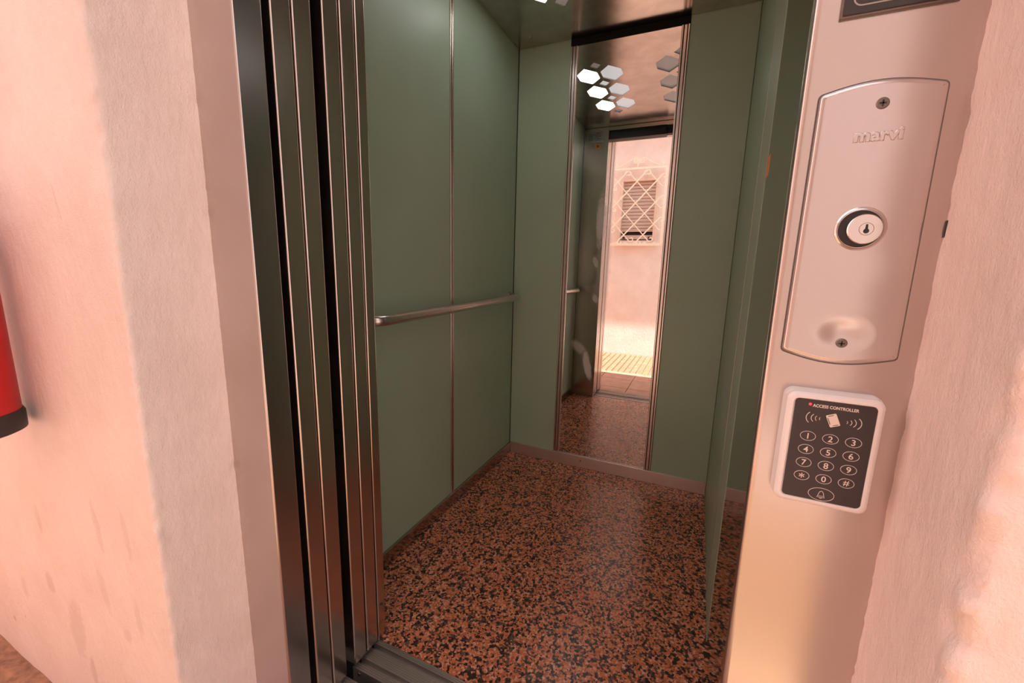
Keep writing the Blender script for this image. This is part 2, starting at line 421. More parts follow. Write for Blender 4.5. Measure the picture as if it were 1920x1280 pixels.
# solid masonry behind the plaster, unseen shaft box added against light leaks
struct(multibox('wall_shaft', [(-2.6, -2.45, 0.52, 0.68, 0, 3.0), (1.15, 1.3, 0.52, 0.68, 0, 3.0), (-2.6, -2.45, 0.68, 2.7, 0, 3.0), (1.15, 1.3, 0.68, 2.7, 0, 3.0),
    (-2.6, 1.3, 2.6, 2.75, 0, 3.0), (-2.6, 1.3, 0.52, 2.75, 3.0, 3.1), (-2.6, 1.3, 0.55, 2.75, -0.3, -0.2)], 'void'), 'unseen dark shaft box round the car, added to keep outside light from leaking in', 'wall')
struct(multibox('wall_core', [(-4.0, -0.915, YW + 0.02, 0.575, 0, 2.98), (0.245, 1.3, YW + 0.02, 0.575, 0, 2.98)], 'plaster_far'), 'masonry core behind the pink landing plaster', 'wall')

# ------------------------------------------------------------------ elevator car: floor, ceiling, walls
struct(box('floor', XL - 0.03, XR + 0.03, 0.807, YB + 0.02, -0.03, 0.0, 'granite'), 'speckled reddish brown granite pattern floor of the elevator car', 'floor')

HEX_HW, HEX_HL = 0.0575, 0.102
COLS = [(-0.706, 'diffuser_lit'), (-0.572, 'diffuser_dim')], [(-0.275, 'diffuser_off'), (-0.141, 'diffuser_off')]
HY = (1.722, 1.490, 1.258)
def hexa(cx, cy, s=1.0):
    a, b = HEX_HW * s, HEX_HL * s
    return [(cx, cy + b), (cx - a, cy + b * 0.38), (cx - a, cy - b * 0.38), (cx, cy - b), (cx + a, cy - b * 0.38), (cx + a, cy + b * 0.38)]
def rhomb(cx, cy, s=1.0):
    a, b = 0.031 * s, 0.040 * s
    return [(cx, cy + b), (cx - a, cy), (cx, cy - b), (cx + a, cy)]
holes = []; lamps = []
for cols in COLS:
    fix = []
    for cx, mt in cols:
        for cy in HY: fix.append((hexa, cx, cy, mt))
    mx = (cols[0][0] + cols[1][0]) / 2
    for cy in (1.84, 1.606, 1.374, 1.14):
        fix.append((rhomb, mx, cy, 'diffuser_off' if cy in (1.84, 1.14) else cols[1][1]))
    lamps.append(fix); holes += [f(cx, cy) for f, cx, cy, _ in fix]
def plate_with_holes(name, rect, holes, z0, z1, mat):
    bm = bmesh.new()
    def loop(pts):
        v = [bm.verts.new((x, y, z0)) for x, y in pts]
        return [bm.edges.new((v[i], v[(i + 1) % len(v)])) for i in range(len(v))]
    ed = loop(rect)
    for h in holes: ed += loop(h)
    bmesh.ops.triangle_fill(bm, use_beauty=True, use_dissolve=False, edges=ed)
    bad = []
    for f in bm.faces:                                   # keep the plate, drop any fill inside a hole
        c = f.calc_center_median()
        for h in holes:
            ins = False; j = len(h) - 1
            for i in range(len(h)):
                (xi, yi), (xj, yj) = h[i], h[j]
                if (yi > c.y) != (yj > c.y) and c.x < (xj - xi) * (c.y - yi) / (yj - yi) + xi: ins = not ins
                j = i
            if ins: bad.append(f); break
    if bad: bmesh.ops.delete(bm, geom=bad, context='FACES_ONLY')
    r = bmesh.ops.extrude_face_region(bm, geom=list(bm.faces))
    for v in [g for g in r['geom'] if isinstance(g, bmesh.types.BMVert)]: v.co.z = z1
    return from_bm(name, bm, mat)
ceil = plate_with_holes('ceiling', [(XL + 0.006, 0.815), (XR - 0.006, 0.815), (XR - 0.006, YB - 0.004), (XL + 0.006, YB - 0.004)], holes, H, H + 0.005, 'steel_ceiling')
struct(ceil, 'brushed steel elevator ceiling with hexagonal light cutouts', 'ceiling')
for sx, sy in ((-0.862, 2.04), (0.03, 2.04), (-0.862, 0.90), (0.03, 0.90)):
    s = lathe('screw', [(0.0, -0.0006), (0.0042, -0.0014), (0.005, 0.0)], 'chrome', None, 12, (sx, sy, H)); s.parent = ceil
struct(box('roof_car', XL - 0.03, XR + 0.03, 0.80, YB + 0.03, H + 0.10, H + 0.13, 'void'), 'dark roof deck above the elevator ceiling panel', 'roof')
for fix, lab in zip(lamps, ('lit cluster of white hexagonal diffusers in the steel ceiling beside the handrail wall', 'dim cluster of grey hexagonal diffusers in the ceiling away from the handrail')):
    cx = sum(f[1] for f in fix) / len(fix); cy = 1.49
    e = empty('ceiling_light', (cx, cy, H)); tag(e, lab, 'light', 'hexagonal ceiling lights')
    hs = multibox('housing', [(cx - 0.16, cx + 0.16, cy - 0.43, cy + 0.43, H + 0.03, H + 0.06)], 'void'); adopt(e, hs)
    for fn, x, y, mt in fix:
        lp = fn(x, y, 1.10)
        bm = bmesh.new()
        A = [bm.verts.new((px, py, H + 0.0058)) for px, py in lp]; B = [bm.verts.new((px, py, H + 0.0105)) for px, py in lp]
        bm.faces.new(A); bm.faces.new(B[::-1])
        for i in range(len(lp)): bm.faces.new((A[i], B[i], B[(i + 1) % len(lp)], A[(i + 1) % len(lp)]))
        adopt(e, from_bm('hexagon_diffuser' if fn is hexa else 'rhombus_diffuser', bm, mt))

# left wall: two laminate panels, a double steel joint strip
wl = struct(box('wall_car_left', XL - 0.03, XL - 0.008, 0.80, YB + 0.03, 0, H + 0.1, 'void'), 'green laminate elevator wall carrying the handrail', 'wall')
P1, P2 = 1.492, 1.516
for y0, y1 in ((0.829, P1), (P2, YB - 0.003)):
    box('green_panel', XL - 0.008, XL, y0, y1, 0.01, H + 0.02, 'green', wl, 0.0012, 2)
multi = [(P1 + 0.0005, P1 + 0.0085), (P1 + 0.0145, P1 + 0.0235)]
for y0, y1 in multi: box('joint_strip', XL - 0.008, XL + 0.004, y0, y1, 0.01, H + 0.02, 'steel_trim', wl, 0.0022)
box('joint_groove', XL - 0.008, XL - 0.002, P1 + 0.0085, P1 + 0.0145, 0.01, H + 0.02, 'black', wl)
struct(box('baseboard_left', XL - 0.002, XL + 0.010, 0.829, YB - 0.012, 0.0, 0.062, 'steel_kick_low', None, 0.002), 'brown reflecting steel kick plate below the handrail wall', 'baseboard')
# back wall
wb = struct(box('wall_car_back', XL - 0.03, XR + 0.03, YB + 0.008, YB + 0.03, 0, H + 0.1, 'void'), 'back wall of the elevator with green panels each side of the mirror', 'wall')
MXL, MXR = -0.684, -0.150
for x0, x1 in ((XL + 0.003, MXL - 0.001), (MXR + 0.001, XR - 0.001)):
    box('green_panel', x0, x1, YB, YB + 0.008, 0.01, H + 0.02, 'green', wb, 0.0012, 2)
bk = struct(box('baseboard_back', XL + 0.011, XR - 0.001, YB - 0.010, YB + 0.002, 0.0, 0.066, 'steel_kick', None, 0.002), 'bright steel kick plate under the mirror wall', 'baseboard')
lathe('screw', [(0.0045, 0.0), (0.004, 0.0015), (0.0, 0.002)], 'screw', bk, 12, (-0.52, YB - 0.010, 0.040), 'Y')
# right wall: green panels at grazing angle, then a polished steel panel
wr = struct(box('wall_car_right', XR + 0.008, XR + 0.03, 0.72, YB + 0.03, 0, H + 0.1, 'void'), 'elevator wall behind the keypad post, green panels and polished steel', 'wall')
RY1, RY2 = 1.225, 1.43
box('green_panel', XR, XR + 0.008, RY2 + 0.001, YB - 0.003, 0.0, H + 0.02, 'green', wr, 0.001, 2)
box('green_panel', XR - 0.0006, XR + 0.008, RY1 + 0.001, RY2 - 0.001, 0.0, H + 0.02, 'green', wr, 0.001, 2)
box('joint_strip', XR - 0.0012, XR + 0.008, RY2 - 0.0025, RY2 + 0.0005, 0.0, H + 0.02, 'steel_trim', wr)
pp = box('polished_panel', XR + 0.0002, XR + 0.008, 0.74, RY1 - 0.001, 0.0, H + 0.02, 'steel_dark', wr, 0.001, 2)
pp['label'] = 'dark polished steel panel'
tag(box('warning_sticker', XR - 0.0004, XR + 0.0005, 1.180, 1.2235, 1.325, 1.372, 'orange'), 'small orange sticker edge-on on the elevator wall behind the keypad post', 'sticker')

# front of the car seen in the mirror
fr = empty('car_front', (XD, 0.815, 0)); tag(fr, 'dark steel front return and header of the car, seen in the mirror', 'panel')
adopt(fr, box('return_panel', XL + 0.001, XD - 0.001, 0.800, 0.829, 0.001, H - 0.001, 'steel_door', None, 0.002),
      box('header', XD - 0.001, XR - 0.002, 0.800, 0.829, 2.155, H - 0.001, 'steel_door', None, 0.002))
op = empty('door_operator', (-0.5, 0.74, 2.1)); tag(op, 'black door drive box above the opening, seen in the mirror', 'door drive')
adopt(op, box('cover', -0.80, -0.345, 0.715, 0.7985, 2.098, 2.154, 'black', None, 0.003), box('rail', -0.80, 0.16, 0.735, 0.765, 2.110, 2.150, 'charcoal', None, 0.002))
lab = empty('notice_label', (-0.872, 0.83, 2.11)); tag(lab, 'grey printed notice stuck on the steel return, seen in the mirror', 'label')
adopt(lab, box('paper', -0.935, -0.809, 0.8292, 0.8300, 2.075, 2.152, 'paper'))
adopt(lab, multibox('print_lines', [(-0.930 + 0.055 * (i % 2), -0.892 + 0.055 * (i % 2) + 0.01 * (i % 3), 0.8300, 0.8303, 2.142 - 0.0085 * (i // 2), 2.1455 - 0.0085 * (i // 2)) for i in range(14)], 'print_dark'))
st = empty('pictogram_sticker', (-0.846, 0.83, 2.045)); tag(st, 'small orange pictogram sticker under the grey notice, seen in the mirror', 'sticker')
adopt(st, box('sticker_base', -0.871, -0.821, 0.8292, 0.8299, 2.028, 2.063, 'orange'), box('pictogram', -0.857, -0.839, 0.8299, 0.8302, 2.038, 2.056, 'print_dark'))

# ------------------------------------------------------------------ mirror
mir = empty('wall_mirror', ((MXL + MXR) / 2, YB, 0.066)); tag(mir, 'tall narrow smudged mirror with steel side trims on the elevator back wall', 'mirror')
adopt(mir, box('glass', MXL + 0.034, MXR - 0.034, YB - 0.0005, YB + 0.006, 0.068, 2.152, 'mirror'))
for x0, s in ((MXL, 1), (MXR, -1)):
    for a, b, y in ((0.0, 0.008, 0.006), (0.0105, 0.0235, 0.004), (0.026, 0.034, 0.006)):
        xa, xb = sorted((x0 + s * a, x0 + s * b))
        adopt(mir, box('trim_strip', xa, xb, YB - y, YB + 0.006, 0.068, 2.152, 'steel_trim', None, 0.0018))
    xa, xb = sorted((x0 + s * 0.002, x0 + s * 0.032)); adopt(mir, box('trim_groove', xa, xb, YB - 0.0005, YB + 0.005, 0.068, 2.152, 'black'))
adopt(mir, box('top_channel', MXL, MXR, YB - 0.006, YB + 0.006, 2.1525, H - 0.0005, 'matt_black', None, 0.001))

# ------------------------------------------------------------------ handrail
hr = empty('handrail', (-0.93, 1.5, 0.93)); tag(hr, 'round brushed steel handrail with bent ends on the green wall', 'handrail')
XH, RB = -0.900, 0.042
path = [(XL + 0.001, 0.985 + 0.0, 0.921)]
for k in range(9):
    a = math.radians(90 * k / 8); path.append((XH - RB + RB * math.sin(a), 0.985 + RB - RB * math.cos(a), 0.921))
for k in range(1, 12): path.append((XH, 1.027 + (2.045 - 1.027) * k / 11, 0.921 + 0.014 * k / 11))
for k in range(1, 9):
    a = math.radians(90 * k / 8); path.append((XH - RB + RB * math.cos(a), 2.045 + RB * math.sin(a), 0.935))
path.append((XL + 0.001, 2.087, 0.935))
adopt(hr, tube('rail', path, 0.0182, 'steel_trim', None, 28))
for y, z in ((0.985, 0.921), (2.087, 0.935)):
    bm = bmesh.new(); add_tube(bm, [(XL + 0.0005, y, z), (XL + 0.005, y, z)], 0.027, 24); f = from_bm('wall_flange', bm, 'steel_trim'); auto_smooth(f); adopt(hr, f)

# ------------------------------------------------------------------ door frame, sliding doors, sills
df = empty('door_frame', (-0.32, YF, 0)); tag(df, 'brushed steel frame round the elevator entrance', 'door frame')
adopt(df, box('jamb', XRF - 0.022, XJ, YF, 0.5728, 0.0, 2.15, 'steel_post', None, 0.0035, 4))
adopt(df, box('keypad_post', 0.0720, 0.225, YF, YF + 0.016, 0.0, 2.15, 'steel_post', None, 0.0065, 6))
adopt(df, box('lintel', XRF - 0.022, 0.225, YF, 0.5728, 2.1505, 2.24, 'steel_post', None, 0.0035, 4))
def door_panel(n, y0, y1, length, label, x_end=XD):
    bm = bmesh.new(); bbox(bm, x_end - length, x_end, y0, y1, 0.012, 2.14)
    ed = [e for e in bm.edges if all(abs(v.co.x - x_end) < 1e-6 for v in e.verts) and abs(e.verts[0].co.z - e.verts[1].co.z) > 1]
    bmesh.ops.bevel(bm, geom=ed, offset=0.0042, segments=5, profile=0.5, affect='EDGES')
    o = from_bm('door_%d' % n, bm, 'steel_door'); auto_smooth(o, 40, 6)
    return struct(o, label, 'door')
door_panel(1, 0.5885, 0.6325, 0.55, 'nearest sliding landing door panel edge beside the left jamb')
door_panel(2, 0.6355, 0.6795, 0.50, 'second sliding landing door panel edge, before the dark gap')
door_panel(3, 0.7075, 0.7505, 0.50, 'first car door panel edge just beyond the dark gap')
door_panel(4, 0.7545, 0.7965, 0.50, 'innermost sliding car door panel edge beside the handrail')
tag(box('car_jamb', XD - 0.030, XD, 0.8005, 0.8295, 0.0605, 2.16, 'steel_door', None, 0.0025), 'narrow dark steel car jamb beside the handrail end', 'jamb')
lathe('screw', [(0.005, 0.0), (0.004, 0.001), (0.0, 0.001)], 'black', None, 14, (0, 0, 0)).name = 'jamb_hole'
jh = bpy.data.objects['jamb_hole']; jh.rotation_euler = (0, 0, PI / 2); jh.location = (XD + 0.0002, 0.815, 0.115); jh.parent = bpy.data.objects['car_jamb']

def ribbed(name, x0, x1, segs, z, mat):
    """sill profile in (y, z): ridged strips split by deep guide grooves"""
    pr = []
    for kind, a, b in segs:
        if kind == 'rib':
            n = max(2, int(round((b - a) / 0.0055))); st_ = (b - a) / n
            for i in range(n):
                y = a + i * st_; pr += [(y + 0.0002, z), (y + st_ * 0.62, z), (y + st_ * 0.7, z - 0.0018), (y + st_ * 0.96, z - 0.0018)]
            pr.append((b, z))
        else: pr += [(a + 0.0005, z), (a + 0.001, z - 0.018), (b - 0.001, z - 0.018), (b - 0.0005, z)]
    y0, y1 = segs[0][1], segs[-1][2]
    pr = [(y0, z - 0.06)] + [(y0, z)] + pr + [(y1, z - 0.06)]
    bm = bmesh.new(); A = [bm.verts.new((x0, y, q)) for y, q in pr]; B = [bm.verts.new((x1, y, q)) for y, q in pr]
    for i in range(len(pr)): bm.faces.new((A[i], A[(i + 1) % len(pr)], B[(i + 1) % len(pr)], B[i]))
    return from_bm(name, bm, mat)
cs = empty('car_sill', (-0.4, 0.75, 0)); tag(cs, 'ribbed dark metal car door sill at the edge of the speckled floor', 'sill')
adopt(cs, ribbed('sill_profile', XD - 0.012, XR + 0.08, [('rib', 0.709, 0.726), ('gr', 0.726, 0.742), ('rib', 0.742, 0.776), ('gr', 0.776, 0.792), ('rib', 0.792, 0.8065)], -0.001, 'sill_metal'))
adopt(cs, lathe('screw', [(0.0055, 0.0), (0.0045, 0.0012), (0.0, 0.0016)], 'screw', None, 14, (-0.755, 0.709, -0.016), 'Y'))
ls = empty('landing_sill', (-0.4, 0.6, 0)); tag(ls, 'ribbed metal landing door sill in front of the car sill', 'sill')
adopt(ls, ribbed('sill_profile', XD - 0.012, 0.14, [('rib', 0.578, 0.602), ('gr', 0.602, 0.618), ('rib', 0.618, 0.648), ('gr', 0.648, 0.664), ('rib', 0.664, 0.681)], -0.001, 'sill_metal'))

# ------------------------------------------------------------------ key switch plate on the post
YP0 = YF; YF = 0.4774; FS = YP0 / YF            # fittings are drawn on a plane at YF and set to size on the post face
kp = empty('key_switch_plate', (0.123, YF, 1.14)); tag(kp, 'curved steel key switch plate with round lock and embossed word on the post', 'switch plate')
PLY = 0.4725
def plate_loop():
    lp = []
    for k in range(15): t = k / 14; lp.append((0.166 - (0.166 - 0.080) * t, 1.2545 + 0.0075 * math.sin(PI * t)))
    for k in range(15): t = k / 14; lp.append((0.0785 + (0.167 - 0.0785) * t, 1.0255 - 0.0085 * math.sin(PI * t)))
    # round the four corners
    out = []; n = len(lp)
    for i in range(n):
        if i in (0, 14, 15, 29):
            p = Vector(lp[i]); a = Vector(lp[i - 1]); b = Vector(lp[(i + 1) % n])
            u = (a - p).normalized() * 0.0035; v = (b - p).normalized() * 0.0035
            for q in range(5):
                t = q / 4; out.append(tuple((p + u) * (1 - t) ** 2 + p * 2 * t * (1 - t) + (p + v) * t * t))
        else: out.append(lp[i])
    return out
def switch_plate():
    """domed plate: outline rings shrink towards the middle, scooped hollow round the lower screw"""
    lp = [Vector(q) for q in plate_loop()]
    cx, cz = 0.123, 1.139
    bm = bmesh.new(); n = len(lp)
    steps = [(0.0, 0.0), (0.0, 0.0022), (0.0008, 0.0036), (0.0022, 0.0046), (0.0045, 0.0050)]
    rings = []
    for inset, h in steps:
        ring = []
        for i, p in enumerate(lp):
            a, b = lp[i - 1], lp[(i + 1) % n]; t = (b - a).normalized(); nin = Vector((-t.y, t.x))
            if nin.dot(Vector((cx, cz)) - p) < 0: nin = -nin
            q = p + nin * inset; ring.append(bm.verts.new((q.x, YF - h, q.y)))
        rings.append(ring)
    for A, B in zip(rings, rings[1:]):
        for i in range(n): bm.faces.new((A[i], A[(i + 1) % n], B[(i + 1) % n], B[i]))
    # flat face with an elliptical hollow round the lower screw
    inner = rings[-1]; K = 48
    el = [bm.verts.new((0.123 + 0.0258 * math.cos(2 * PI * k / K), YF - 0.0050, 1.046 + 0.0198 * math.sin(2 * PI * k / K))) for k in range(K)]
    ed = [bm.edges.get((inner[i], inner[(i + 1) % n])) or bm.edges.new((inner[i], inner[(i + 1) % n])) for i in range(n)]
    ed += [bm.edges.new((el[k], el[(k + 1) % K])) for k in range(K)]
    fl = bmesh.ops.triangle_fill(bm, use_beauty=True, use_dissolve=False, edges=ed)['geom']
    bad = [f for f in fl if isinstance(f, bmesh.types.BMFace) and math.hypot((f.calc_center_median().x - 0.123) / 0.0258, (f.calc_center_median().z - 1.046) / 0.0198) < 0.98]
    if bad: bmesh.ops.delete(bm, geom=bad, context='FACES_ONLY')
    prev = el
    for q in range(1, 15):
        t = 1 - q / 14 * 0.97
        cur = []
        for k in range(K):
            x, z = 0.123 + 0.0258 * t * math.cos(2 * PI * k / K), 1.046 + 0.0198 * t * math.sin(2 * PI * k / K)
            cur.append(bm.verts.new((x, YF - hgt(x, z), z)))
        for k in range(K): bm.faces.new((prev[k], prev[(k + 1) % K], cur[(k + 1) % K], cur[k]))
        prev = cur
    bm.faces.new(prev)
    o = from_bm('plate', bm, 'steel_plate'); auto_smooth(o, 55)
    for e in o.data.edges:
        vs_ = [o.data.vertices[v].co for v in e.vertices]
        if all(abs(v.y - (YF - 0.0050)) < 1e-6 for v in vs_): e.use_edge_sharp = True
    return o
def hgt(x, z):
    e = 0.0050
    r = math.hypot((x - 0.123) / 0.026, (z - 1.046) / 0.020)
    if r < 1.0:
        e -= 0.0030 * (0.5 + 0.5 * math.cos(PI * r)) * (1.0 if z > 1.03 else 0.8)
    return e
pl = switch_plate(); adopt(kp, pl)
lpg = plate_loop(); adopt(kp, prism_y('gap_shade', [(0.123 + (x - 0.123) * 1.022, 1.139 + (z - 1.139) * 1.009) for x, z in lpg], YF - 0.0009, YF + 0.001, 'print_dark'))  # dark outline standing in for the shaded gap round the plate edge
yl = YF - hgt(0.125, 1.14)

adopt(kp, lathe('lock_ring', [(0.0188, -0.002), (0.0188, 0.0008), (0.0176, 0.0018), (0.0164, 0.0008), (0.0160, -0.003)], 'chrome', None, 48, (0.1235, yl, 1.14), 'Y'))
adopt(kp, lathe('lock_recess', [(0.0, -0.001), (0.0160, -0.001), (0.0160, -0.0030), (0.0, -0.0030)], 'black', None, 40, (0.1235, yl - 0.0014, 1.14), 'Y'))
ly = lathe('lock_cylinder', [(0.0128, -0.002), (0.0128, 0.0022), (0.0122, 0.0028), (0.0, 0.0028)], 'chrome', None, 40, (0.1260, yl - 0.0012, 1.1395), 'Y'); adopt(kp, ly)
yt = yl - 0.0012 - 0.0028
plug = tube('plug_ring', [(0.127 + 0.0052 * math.cos(2 * PI * k / 28), yt, 1.1395 + 0.0052 * math.sin(2 * PI * k / 28)) for k in range(28)], 0.00022, 'screw', None, 6, True)
kh = prism_y('keyhole', [(0.127 + 0.0021 * math.cos(a), 1.1378 + 0.0021 * math.sin(a)) for a in [math.radians(60 - 300 * k / 20) for k in range(21)]] + [(0.1263, 1.1436), (0.1277, 1.1436)], yt - 0.0002, yt + 0.0003, 'black')
adopt(kp, plug, kh)
for z in (1.2425, 1.0365):
    x = 0.1245; ys = YF - hgt(x, z)
    sc_ = lathe('screw', [(0.0, -0.002), (0.0047, -0.002), (0.0047, 0.0002), (0.0040, 0.0009), (0.0, 0.0011)], 'screw', None, 24, (x, ys, z), 'Y'); adopt(kp, sc_)
    cr = multibox('screw_slot', [(x - 0.0024, x + 0.0024, ys - 0.0014, ys - 0.0009, z - 0.0006, z + 0.0006), (x - 0.0006, x + 0.0006, ys - 0.0014, ys - 0.0009, z - 0.0024, z + 0.0024)], 'black'); adopt(kp, cr)
tx = text('embossed_word', 'marvi', 0.0128, 0.1252, YF - hgt(0.125, 1.2175), 1.2175, 'steel_plate', None, 0.0004, 1.0, 0.0002, 0.034, 0.0007); adopt(kp, tx)

# ------------------------------------------------------------------ floor indicator at the top of the post
ds = empty('floor_display', (0.125, YF, 1.36)); tag(ds, 'dark floor indicator set in the post above the key switch plate', 'display')
adopt(ds, box('bezel', 0.0860, 0.1640, YF - 0.003, YF + 0.004, 1.3135, 1.42, 'screw', None, 0.001),
      box('lens', 0.0875, 0.1625, YF - 0.0042, YF - 0.001, 1.3152, 1.4185, 'lens', None, 0.0008))
adopt(ds, tube('window_outline', [(x, YF - 0.0043, z) for x, z in rrect(0.125, 1.366, 0.031, 0.045, 0.006)], 0.0006, 'paper', None, 6, True))
adopt(ds, multibox('segment_digit', [(0.104, 0.132, YF - 0.0047, YF - 0.0042, 1.3262, 1.3285), (0.104, 0.1062, YF - 0.0047, YF - 0.0042, 1.329, 1.352), (0.130, 0.1322, YF - 0.0047, YF - 0.0042, 1.329, 1.352)], 'paper'))

# ------------------------------------------------------------------ access keypad
YK = YF - 0.018
ak = empty('access_keypad', (0.1245, YF, 0.93)); tag(ak, 'white rimmed black access controller keypad mounted on the steel post', 'keypad')
bm = bmesh.new()
steps = [(0.0, YF), (0.0, YF - 0.008), (0.0008, YF - 0.0095), (0.0010, YF - 0.0150), (0.0030, YK + 0.0006), (0.0045, YK), (0.0062, YK), (0.0072, YK + 0.0012)]
rings = []
for ins, y in steps:
    rings.append([bm.verts.new((x, y, z)) for x, z in rrect(0.1240, 0.9330, 0.0385 - ins, 0.0570 - ins, 0.0085 - ins * 0.6, 8)])
for A, B in zip(rings, rings[1:]):
    for i in range(len(A)): bm.faces.new((A[i], A[(i + 1) % len(A)], B[(i + 1) % len(A)], B[i]))
bm.faces.new(rings[0][::-1]); bm.faces.new(rings[-1])
hs = from_bm('housing', bm, 'white_plastic'); auto_smooth(hs, 30); adopt(ak, hs)
fp = prism_y('face_panel', rrect(0.1243, 0.9332, 0.0312, 0.0498, 0.0035), YK + 0.0003, YK + 0.003, 'key_black', None, 0.0002, 1); adopt(ak, fp)
YP = YK + 0.0003
adopt(ak, lathe('status_light', [(0.0013, 0.0), (0.0012, 0.0004), (0.0, 0.0007)], 'led_red', None, 16, (0.1050, YP, 0.9785), 'Y'))
adopt(ak, text('lettering', 'ACCESS CONTROLLER', 0.0040, 0.1247, YP - 0.0001, 0.9777, 'print_white', None, 0.00012, 0.93, 0.00009, 0.0352))
def keyring(bm, cx, cz, a, b, r=0.00022): add_tube(bm, [(x, YP - 0.0001, z) for x, z in ellipse(cx, cz, a, b)], r, 5, True)
keys = [('1', 0.107, 0.947), ('2', 0.1247, 0.947), ('3', 0.1422, 0.947), ('4', 0.107, 0.9335), ('5', 0.1247, 0.9335), ('6', 0.1422, 0.9335), ('7', 0.107, 0.920), ('8', 0.1247, 0.920), ('9', 0.1422, 0.920), ('*', 0.107, 0.9063), ('0', 0.1247, 0.9063), ('#', 0.1422, 0.9063)]
kb0 = None
for ch, x, z in keys:
    if kb0 is None:
        k = prism_y('key', ellipse(x, z, 0.0057, 0.0043, 24), YP - 0.00012, YP + 0.0004, 'key_black'); kb0 = k; k0 = (x, z)
        adopt(ak, k)
    else:
        k = bpy.data.objects.new('key', kb0.data); link(k); k.location = (x - k0[0], 0, z - k0[1]); adopt(ak, k)
    off = (x - k0[0], 0, z - k0[1])
    b = bmesh.new(); keyring(b, x - off[0], z - off[2], 0.0061, 0.0046); r = from_bm('key_outline', b, 'print_white'); auto_smooth(r); r.parent = k
    t = text('key_symbol', ch, 0.0080 if ch != '*' else 0.011, x - off[0], YP - 0.00025, z - off[2], 'print_white', None, 0.0001, 1.0, 0.00006 if ch != '#' else 0.0); t.parent = k
bx_, bz = 0.1247, 0.8905
bk_ = prism_y('bell_key', ellipse(bx_, bz, 0.0097, 0.0059, 32), YP - 0.00012, YP + 0.0004, 'key_black'); adopt(ak, bk_)
b = bmesh.new(); keyring(b, bx_, bz, 0.0103, 0.0064, 0.00024)
bell = [(-0.0032, -0.0030), (-0.0024, -0.0014), (-0.0018, 0.0014), (-0.0009, 0.0030), (0.0, 0.0035), (0.0009, 0.0030), (0.0018, 0.0014), (0.0024, -0.0014), (0.0032, -0.0030)]
add_tube(b, [(bx_ + x, YP - 0.0002, bz + z) for x, z in bell], 0.00024, 5, True)
add_tube(b, [(bx_ - 0.0024, YP - 0.0002, bz - 0.0016), (bx_ + 0.0024, YP - 0.0002, bz - 0.0016)], 0.0002, 5)
add_tube(b, [(bx_ + 0.0008 * math.cos(a), YP - 0.0002, bz - 0.0034 + 0.0008 * math.sin(a)) for a in [math.radians(180 + 180 * k / 6) for k in range(7)]], 0.00022, 5)
r = from_bm('bell_symbol', b, 'print_white'); r.parent = bk_
# card pictogram with three arcs on each side
ca, sa = math.cos(math.radians(23)), math.sin(math.radians(23))
def rot(x, z): return (0.1243 + x * ca - z * sa, 0.9655 + x * sa + z * ca)
cdp = prism_y('card_symbol', [rot(x, z) for x, z in rrect(0, 0, 0.0041, 0.0060, 0.0008, 3)], YP - 0.0003, YP + 0.0002, 'print_white'); adopt(ak, cdp)
b = bmesh.new()
for pts in ([(-0.0026, 0.0048), (0.0018, 0.0048)], [(-0.0016, -0.0048), (0.0026, -0.0048)], [(-0.0033, 0.0034), (-0.0033, -0.0030)]):
    add_tube(b, [(rot(*q)[0], YP - 0.0003, rot(*q)[1]) for q in pts], 0.00028, 5)
r = from_bm('card_lines', b, 'key_black'); r.parent = cdp
for s in (-1, 1):
    for i, (dx, rr) in enumerate(((0.0108, 0.0016), (0.0140, 0.0030), (0.0172, 0.0045), (0.0212, 0.0064))):
        pts = []
        for k in range(9):
            a = math.radians(-52 + 104 * k / 8); pts.append((0.1245 + s * (dx - rr + rr * math.cos(a)), YP - 0.0001, 0.9655 + rr * math.sin(a)))
        adopt(ak, tube('signal_arc', pts, 0.00022 + 0.00003 * i, 'print_white', None, 5))

for e in (kp, ds, ak):
    bpy.context.view_layer.update()
    l = e.location.copy(); e.location = (l.x * FS, YP0, 1.1 + (l.z - 1.1) * FS); e.scale = (FS, FS, FS)
YF = YP0

# ------------------------------------------------------------------ fire extinguisher on the left wall
fx, fy, fz = -1.365, 0.268, 0.724
fe = empty('fire_extinguisher', (fx, fy, fz)); tag(fe, 'red fire extinguisher with black base hung on the pink wall', 'fire extinguisher')
rb = 0.0875
adopt(fe, lathe('body', [(0.0, 0.02), (rb - 0.006, 0.02), (rb, 0.03), (rb, 0.40), (rb * 0.93, 0.435), (rb * 0.72, 0.462), (rb * 0.42, 0.478), (0.022, 0.486), (0.022, 0.502), (0.0, 0.502)], 'red', None, 48, (fx, fy, fz)))
adopt(fe, lathe('base_ring', [(0.0, 0.0), (rb - 0.004, 0.0), (rb + 0.004, 0.004), (rb + 0.0045, 0.038), (rb + 0.001, 0.046), (rb - 0.006, 0.047), (0.0, 0.04)], 'black', None, 48, (fx, fy, fz)))
adopt(fe, lathe('valve', [(0.0, 0.502), (0.018, 0.502), (0.018, 0.525), (0.013, 0.535), (0.013, 0.555), (0.0, 0.555)], 'chrome', None, 20, (fx, fy, fz)))
adopt(fe, box('lever', fx - 0.012, fx + 0.012, fy - 0.11, fy + 0.02, fz + 0.558, fz + 0.566, 'black', None, 0.002), box('carry_handle', fx - 0.011, fx + 0.011, fy - 0.10, fy + 0.01, fz + 0.530, fz + 0.538, 'black', None, 0.002))
adopt(fe, tube('hose', [(fx - 0.018, fy, fz + 0.52), (fx - 0.05, fy - 0.01, fz + 0.52), (fx - 0.085, fy - 0.02, fz + 0.49), (fx - 0.098, fy - 0.02, fz + 0.42), (fx - 0.094, fy - 0.02, fz + 0.25), (fx - 0.092, fy - 0.02, fz + 0.14)], 0.010, 'black', None, 10))
